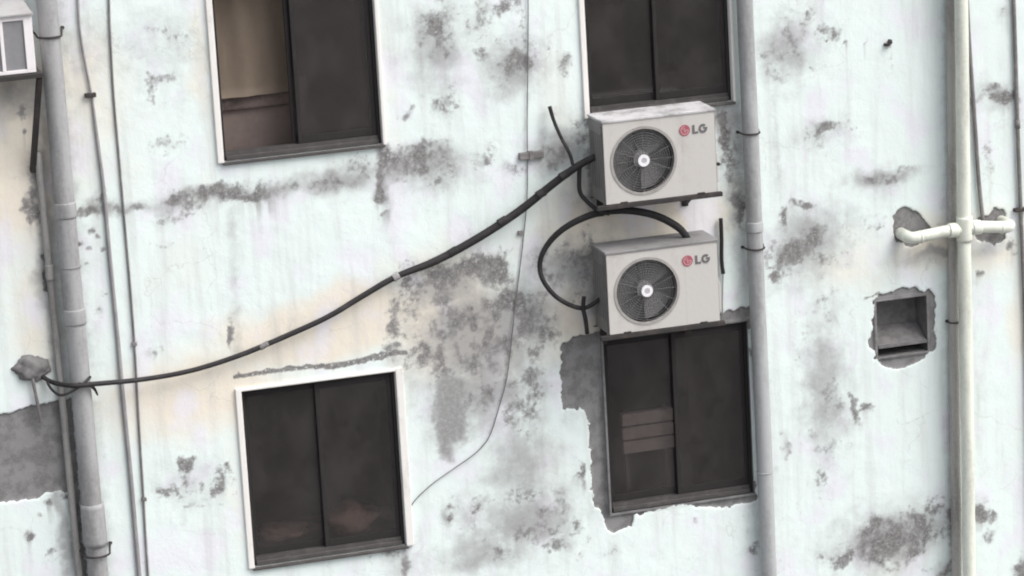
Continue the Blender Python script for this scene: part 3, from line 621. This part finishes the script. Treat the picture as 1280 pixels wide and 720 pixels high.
    def letters(bm):
        s = .058; a = bx+.054; z = bz-s/2; th = .0155
        box(bm, (a, -.0035, z), (a+th, -.0006, z+s)); box(bm, (a+th+.0002, -.0035, z), (a+.039, -.0006, z+th*.85))
        gx, gz, ro, ri = a+.073, bz, s/2*1.04, s/2*.50
        q = [R(48)+(R(360)-R(48)-R(0))*i/26 for i in range(27)]
        slab_poly(bm, [(gx+ro*.98*math.cos(t), gz+ro*math.sin(t)) for t in q] + [(gx+ri*math.cos(t), gz+ri*math.sin(t)) for t in reversed(q)], -.0035, -.0006)
        box(bm, (gx+.004, -.0036, gz-.004), (gx+ro*.98, -.0006, gz+.0075))
    part('lettering', 'letter', letters)
    part('service_cover', 'ac_white', lambda bm: (box(bm, (AW+.0005, .05, .06), (AW+.03, .22, .26), .006)))
    for fx in (.10, AW-.14):
        part('foot', 'steel_dark', lambda bm: box(bm, (fx, -.008, .009), (fx+.05, .06, .020), .003))
    return root
fu = P(757.5, 258.5, YF); flw = P(762, 421, YF)
ac1 = make_ac(fu, 'upper white outdoor air conditioner hung directly below the upper right window')
ac2 = thing('air_conditioner', 'lower white outdoor air conditioner directly above the lower right window', 'air conditioner', flw, 'air conditioner outdoor units')
for ch in list(ac1.children):
    c_ = ch.copy(); COL.objects.link(c_); c_.parent = ac2
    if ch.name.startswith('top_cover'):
        c_.data = ch.data.copy(); c_.data.materials[0] = M['ac_top_dirty_shaded']
    for g_ in ch.children:
        d_ = g_.copy(); COL.objects.link(d_); d_.parent = c_
bmv = bmesh.new(); lump(bmv, AW+.018, .02, .19, .014, .02, .012, 8, 2, .1); finish('valve', bmv, 'steel_dark', ac1, loc=(0, 0, 0))
def bracket(f, label):
    root = thing('wall_bracket', label, 'bracket', (f.x+AW/2, 0, f.z-.03), 'brackets under the air conditioners')
    zt_ = f.z+.0085
    add('rail', 'steel_dark', root, lambda bm: box(bm, (f.x-.06, YF-.012, zt_-.030), (f.x+AW+.03, YF+.026, zt_-.001), .003))
    for bxx in (f.x+.06, f.x+AW-.12):
        def arm(bm):
            box(bm, (bxx, YF+.0265, zt_-.03), (bxx+.04, -.002, zt_-.002), .003)
            box(bm, (bxx-.002, -.006, zt_-.16), (bxx+.042, .004, zt_+.001))
            bar(bm, (bxx+.02, YF*.55, zt_-.03), (bxx+.02, -.004, zt_-.15), .03, .006)
        add('arm', 'steel_dark', root, arm)
    add('rear_rail', 'steel_dark', root, lambda bm: box(bm, (f.x-.02, YF+AD-.03, zt_-.001-.0), (f.x+AW+.02, YF+AD, zt_+.0), .0))
    return root
bracket(fu, 'dark steel wall bracket carrying the upper air conditioner')
bracket(flw, 'dark steel wall bracket carrying the lower air conditioner above the window')

# ------------------------------------------------------------------ pipes
def vpipe(name, mat, label, top, bot, y, r, parts=(), cat='pipe', straight=0):
    a = P(*top, y); b_ = P(*bot, y)
    root = thing(name, label, cat, b_)
    add('tube', mat, root, lambda bm: tube(bm, wobble(a, b_, 9, r*.06), r, 20, 4), True)
    return root, a, b_
def at_y(a, b_, py, y):
    """point of the pipe axis level with picture row py"""
    lo, hi = 0., 1.
    for _ in range(40):
        t = (lo+hi)/2; p = a.lerp(b_, t); d = p-EYE; row = 360-FPX*d.dot(up)/d.dot(fwd)
        if row < py: lo = t
        else: hi = t
    return a.lerp(b_, (lo+hi)/2)
def collar(root, mat, c, axis_, r, h_, name='collar'):
    add(name, mat, root, lambda bm: tube(bm, [c-axis_*h_, c-axis_*h_*.8, c+axis_*h_*.8, c+axis_*h_], [r*.985, r, r, r*.985], 20, 0), True)
def clamp(root, c, r, ywall=-.004, mat='steel_dark', w=.004, out_l=.03, out_r=.03, tilt=0):
    """hook of round bar that goes round the pipe and ends in the wall on both sides"""
    pts = [(c.x-r-out_l, ywall, c.z+tilt), (c.x-r-out_l*.6, c.y*.5, c.z+tilt*.7)]
    for k in range(9):
        a = math.pi + math.pi*k/8
        pts.append((c.x+(r+w)*math.cos(a), c.y+(r+w)*math.sin(a), c.z))
    pts += [(c.x+r+out_r*.6, c.y*.5, c.z+tilt*.7), (c.x+r+out_r, ywall, c.z+tilt)]
    add('clamp', mat, root, lambda bm: (tube(bm, pts, w, 8, 4), lumpy(bm, pts[-1]), lumpy(bm, pts[0])), True)
def lumpy(bm, p): lump(bm, p[0], p[1]-.006, p[2], .013, .010, .011, 2, 2, .2)

r1, a, b_ = vpipe('drain_pipe', 'pipe_grey', 'thick grey drain pipe at left, held by hooked iron clamps', (36, -240), (146, 970), -.10, .066)
ax = (b_-a).normalized()
for py, rr, hh in ((262, .071, .05), (333, .070, .006), (395, .072, .05), (655, .078, .14)):
    collar(r1, 'pipe_grey', at_y(a, b_, py, 0), ax, rr, hh)
for py in (45, 692): clamp(r1, at_y(a, b_, py, 0), .069 if py < 100 else .079, tilt=.03, w=.007)
r2, a, b_ = vpipe('conduit', 'pipe_dirty', 'narrow dirty grey conduit running just left of the thick drain pipe', (47, 190), (124, 970), -.035, .023)
collar(r2, 'pipe_dirty', at_y(a, b_, 340, 0), (b_-a).normalized(), .028, .05)
r3, a, b_ = vpipe('drain_pipe', 'pipe_pale', 'pale grey downpipe right of the two air conditioners', (921, -240), (972, 970), -.075, .054)
ax = (b_-a).normalized(); 
for py, rr, hh in ((283, .058, .035), (590, .057, .004)): collar(r3, 'pipe_pale', at_y(a, b_, py, 0), ax, rr, hh)
for py in (166, 310): clamp(r3, at_y(a, b_, py, 0), .055, w=.006, out_l=.012, out_r=.018)
r4, a, b_ = vpipe('service_pipe', 'pipe_brown', 'grey brown pipe running behind the cream cross pipe', (1187, -240), (1198, 970), -.045, .036)
clamp(r4, at_y(a, b_, 402, 0), .036, w=.005, out_l=.004, out_r=.012)
YC = -.155
r5, a, b_ = vpipe('water_pipe', 'pipe_cream', 'cream plastic pipe with a four way joint and two side arms', (1198, -240), (1215, 970), YC, .046)
c0 = at_y(a, b_, 286, 0); ax = (b_-a).normalized()
collar(r5, 'pipe_cream', c0-ax*.0, ax, .055, .085, 'joint')
L_ = P(1128, 291, -.02); R_ = P(1254, 276, -.02); zl = (L_.z+R_.z)/2
for nm, e, s_ in (('side_arm', L_, -1), ('side_arm', R_, 1)):
    pts = [(c0.x+s_*.035, YC, c0.z), (c0.x+s_*.12, YC, c0.z), (e.x-s_*.05, YC+.003, e.z-.01), (e.x-s_*.008, YC+.022, e.z-.01), (e.x, YC+.055, e.z-.01), (e.x, .03, e.z-.01)]
    add(nm, 'pipe_cream', r5, lambda bm: tube(bm, pts, .041, 18, 5), True)
    c2 = Vector((c0.x+s_*.085, YC, c0.z)); collar(r5, 'pipe_cream', c2, Vector((1, 0, 0)), .050, .03)
    c2 = Vector((e.x-s_*.075, YC+.002, e.z-.01)); collar(r5, 'pipe_cream', c2, Vector((1, 0, 0)), .046, .004)
def cable(name, mat, label, pts, r, y, cat='cable', smooth=6, group=None, seg=10):
    q = [P(p[0], p[1], p[2] if len(p) > 2 else y) for p in pts]
    bm = bmesh.new(); tube(bm, q, r, seg, smooth); o_ = finish(name, bm, mat, smooth=True)
    return tag(o_, label, cat, group), q
cable('cable', 'cable_grey', 'dark sheathed cable slanting down right of the cream pipe to its joint', [(1200, -240), (1207, -40), (1212, 60), (1217, 130), (1223, 220), (1228, 270), (1229, 285)], .014, -.02)
rp = thing('conduit', 'thin dark conduit with a clip at the right edge of the wall', 'pipe', P(1286, 600, -.02))
add('tube', 'cable_grey', rp, lambda bm: tube(bm, [P(1259, -240, -.02), P(1265, -60, -.02), P(1269, 60, -.02), P(1272, 160, -.02), P(1276, 262, -.02), P(1283, 440, -.02), P(1288, 640, -.02), P(1297, 940, -.02)], .014, 12, 4), True)
p = P(1276, 262, -.02); add('clip', 'steel_dark', rp, lambda bm: box(bm, p+Vector((-.05, -.018, -.012)), p+Vector((.05, .022, .012)), .004))
p = P(1272, 155, -.02); add('clip', 'cable_grey', rp, lambda bm: tube(bm, [p+Vector((0, 0, -.03)), p+Vector((0, 0, .03))], .018, 12, 0), True)

# ------------------------------------------------------------------ cables and wires
bd, q = cable('insulated_line', 'cable', 'thick black insulated line sagging from the upper air conditioner to the left drain pipe',
    [(52, 470, -.02), (66, 478, -.06), (90, 482, -.19), (118, 480, -.18), (180, 474, -.10), (240, 463, -.07), (300, 444, -.06), (360, 419, -.06), (410, 396, -.06), (450, 372, -.06), (495, 346, -.06), (545, 326, -.06), (600, 296, -.07), (650, 263, -.09), (690, 231, -.13), (720, 209, -.18), (744, 196, -.20)],
    [.014, .015, .016, .016, .016, .016, .017, .018, .018, .019, .020, .026, .027, .027, .026, .025, .022], -.06)
tp = P(495, 346, -.06); dr = (P(500, 343, -.06)-P(490, 349, -.06)).normalized()
add('tape', 'ac_top', bd, lambda bm: tube(bm, [tp-dr*.022, tp-dr*.018, tp+dr*.018, tp+dr*.022], .026, 12, 0), True)
for (x_, y_, yy, rr) in ((566, 315, -.063, .0285), (628, 277, -.08, .0290), (676, 242, -.115, .0285), (705, 219, -.155, .0275), (330, 432, -.06, .0195)):
    tp = P(x_, y_, yy); add('tape', 'cable_grey' if x_ < 400 else 'cable', bd, lambda bm: tube(bm, [tp-dr*.03, tp-dr*.026, tp+dr*.026, tp+dr*.03], rr, 12, 0), True)
cable('insulated_line', 'cable', 'black looped line from the lower air conditioner round to its left side',
    [(862, 306, -.22), (858, 296, -.24), (846, 283, -.24), (818, 269, -.23), (782, 263, -.22), (745, 267, -.21), (712, 281, -.18), (689, 300, -.14), (676, 323, -.12), (677, 346, -.12), (692, 368, -.13), (712, 381, -.15), (731, 385, -.18), (750, 374, -.21)],
    [.022, .024, .025, .025, .025, .024, .022, .020, .017, .016, .016, .016, .015, .013], -.2)
cable('cable', 'cable', 'short black cable hanging down the left side of lower air conditioner', [(730, 371, -.20), (729, 385, -.19), (732, 400, -.19), (734, 417, -.17)], .015, -.19, seg=8)
cable('cable', 'cable', 'black cable bent under the left side of the upper air conditioner', [(725, 206, -.19), (724, 222, -.18), (725, 240, -.18), (734, 252, -.20), (748, 263, -.24), (762, 267, -.26)], .015, -.19)
cable('cable', 'cable', 'short dark cable stub poking up beside the upper air conditioner', [(687, 133, -.05), (692, 150, -.06), (701, 171, -.09), (712, 192, -.14), (716, 206, -.16)], [.014, .012, .012, .012, .012], -.1)
cable('cable', 'cable', 'short dark vertical cable between right sides of the two air conditioners', [(901, 273), (902, 300), (902, 325), (904, 342)], .014, -.03)
cable('wire', 'wire', 'thin grey wire hanging right of the lower air conditioner', [(904, 340), (903, 370), (903, 404)], .005, -.015, seg=6)
cable('wire', 'wire_dark', 'thin grey wire hanging from the top down to the lower left window', [(659, -240), (660, -40), (660, 60), (659, 150), (659, 240), (654, 300), (648, 350), (641, 410), (634, 470), (625, 505), (613, 543), (602, 559), (590, 570), (570, 584), (543, 603), (522, 622), (512, 636), (508, 648)], .0036, -.015, seg=6)
p = P(664, 194, -.01)
bm = bmesh.new(); box(bm, p+Vector((-.085, -.02, -.024)), p+Vector((.085, .018, .024)), .008); box(bm, p+Vector((-.02, -.026, -.029)), p+Vector((.012, .018, .029)), .004)
tag(finish('cable_clip', bm, 'cable_grey'), 'small grey clip box fixed over the thin hanging wire', 'clip')
p = P(651, 291, -.01)
bm = bmesh.new(); box(bm, p+Vector((-.02, -.012, -.014)), p+Vector((.02, .018, .014)), .004)
tag(finish('cable_clip', bm, 'cable_grey'), 'tiny dark clip on the thin wire below the black line', 'clip')
wa = thing('conduit', 'thin grey conduit with a dark clip between the drain pipe and the wire', 'pipe', P(176, 730, -.015))
qa = [P(x, y, -.016) for x, y in ((86, -240), (96, -40), (100, 40), (114, 118), (121, 170), (130, 240), (137, 320), (146, 410), (154, 500), (162, 580), (169, 660), (180, 790), (194, 960))]
add('tube', 'wire', wa, lambda bm: tube(bm, qa, [.008]*4+[.011]+[.013]*3+[.015]*5, 10, 5), True)
p = P(113, 119, -.02); add('clip', 'steel_dark', wa, lambda bm: box(bm, p+Vector((-.035, -.016, -.013)), p+Vector((.035, .022, .013)), .004))
wb = thing('wire', 'thin dark wire running down the wall right of the grey conduit', 'wire', P(185, 730, -.012))
add('strand', 'cable_grey', wb, lambda bm: tube(bm, [P(x, y, -.012) for x, y in ((126, -240), (135, -40), (137, 30), (142, 120), (149, 200), (155, 270), (162, 350), (168, 430), (173, 520), (178, 600), (182, 670), (190, 790), (202, 960))], .0075, 8, 5), True)
for x, y in ((180, 624), (168, 430)):
    p = P(x, y, -.012); add('clip', 'cable_grey', wb, lambda bm: box(bm, p+Vector((-.016, -.012, -.012)), p+Vector((.016, .016, .012)), .003))

# mortar lump and the tangle of wires at the left drain pipe
p = P(41, 461, -.02); bm = bmesh.new(); lump(bm, p.x, .0, p.z, .115, .05, .085, 12, 4, .16)
tag(finish('mortar_lump', bm, 'mortar', smooth=True), 'grey mortar lump on the wall left of the drain pipe', 'mortar')
cable('wire', 'cable_grey', 'short stiff grey cable dropping from the mortar lump', [(40, 470), (44, 490), (48, 510), (51, 528)], .011, -.03)
cable('cable', 'cable', 'dark cable tied in a slack loop round the left drain pipe', [(58, 474, -.03), (64, 486, -.10), (76, 494, -.19), (92, 488, -.20), (106, 478, -.19), (113, 471, -.15)], .009, -.1)
cable('cable', 'cable', 'frayed cable end sticking down beside the left drain pipe', [(98, 480, -.19), (112, 482, -.19), (118, 486, -.17), (122, 494, -.15)], [.012, .012, .010, .005], -.1)

# iron hook at upper right
hk = P(1111, 54, -.02); bm = bmesh.new(); tube(bm, [hk+Vector((-.022, .024, -.01)), hk+Vector((-.016, -.01, -.008)), hk+Vector((-.004, -.016, .0)), hk+Vector((.004, -.018, .014))], .011, 8, 5); lump(bm, hk.x+.004, hk.y-.01, hk.z+.012, .018, .016, .018, 4, 2, .2)
tag(finish('wall_hook', bm, 'steel_dark', smooth=True), 'small rusty hook in the bare white wall at upper right', 'hook')

# ------------------------------------------------------------------ cabinet on its shelf at the upper left corner
YB = -.34
c_ = P(46, 90, YB); top = P(40, 18, YB); zb, zt = c_.z, top.z; xr = c_.x-.002; xl = xr-.62
cabinet = thing('metal_cabinet', 'white framed cabinet with grey panels on a shelf at the upper left corner', 'cabinet', ((xl+xr)/2, 0, zb))
add('panel', 'cab_panel', cabinet, lambda bm: box(bm, (xl+.01, YB+.012, zb+.01), (xr-.01, -.03, zt-.01), .002))
def cframe(bm):
    for a, w in ((xl, .05), (xr-.055, .055), (xr-.205, .022), (xr-.42, .026)):
        box(bm, (a, YB, zb+.02), (a+w, YB+.03, zt), .003)
    box(bm, (xl, YB+.001, zb), (xr, YB+.03, zb+.022), .003); box(bm, (xl, YB+.001, zt-.03), (xr, YB+.031, zt-.001), .003)
    box(bm, (xr-.03, YB+.031, zb), (xr, -.01, zt-.001), .003); box(bm, (xl, YB+.031, zb), (xl+.03, -.01, zt-.001), .003)
add('frame', 'cab_white', cabinet, cframe)
def lid(bm):
    v0 = [(xl-.02, YB-.02, zt+.002), (xr+.01, YB-.02, zt+.002), (xr+.01, -.005, zt+.002), (xl-.02, -.005, zt+.002)]
    v1 = [(xl-.02, YB-.02, zt+.012), (xr+.0, YB-.02, zt+.012), (xr-.01, -.005, zt+.07), (xl-.02, -.005, zt+.07)]
    vs = [bm.verts.new(q) for q in v0+v1]
    for f_ in ((0, 1, 2, 3), (4, 5, 6, 7), (0, 1, 5, 4), (1, 2, 6, 5), (2, 3, 7, 6), (3, 0, 4, 7)): bm.faces.new([vs[i] for i in f_])
add('lid', 'cab_lid', cabinet, lid)
sh = thing('shelf_bracket', 'dark steel shelf with a slanting strut under the white framed cabinet', 'bracket', ((xl+xr)/2, 0, zb-.4))
add('shelf', 'steel_dark', sh, lambda bm: box(bm, (xl-.05, YB-.03, zb-.034), (xr+.035, -.002, zb-.004), .003))
lo = P(41, 214, -.012)
add('strut', 'steel_dark', sh, lambda bm: bar(bm, (xr+.015, YB+.0, zb-.036), (lo.x, -.012, lo.z), .032, .032))
lo2 = lo + Vector((xl-xr, 0, 0))
add('strut', 'steel_dark', sh, lambda bm: bar(bm, (xl+.015, YB+.0, zb-.036), (lo2.x, -.012, lo2.z), .032, .032))
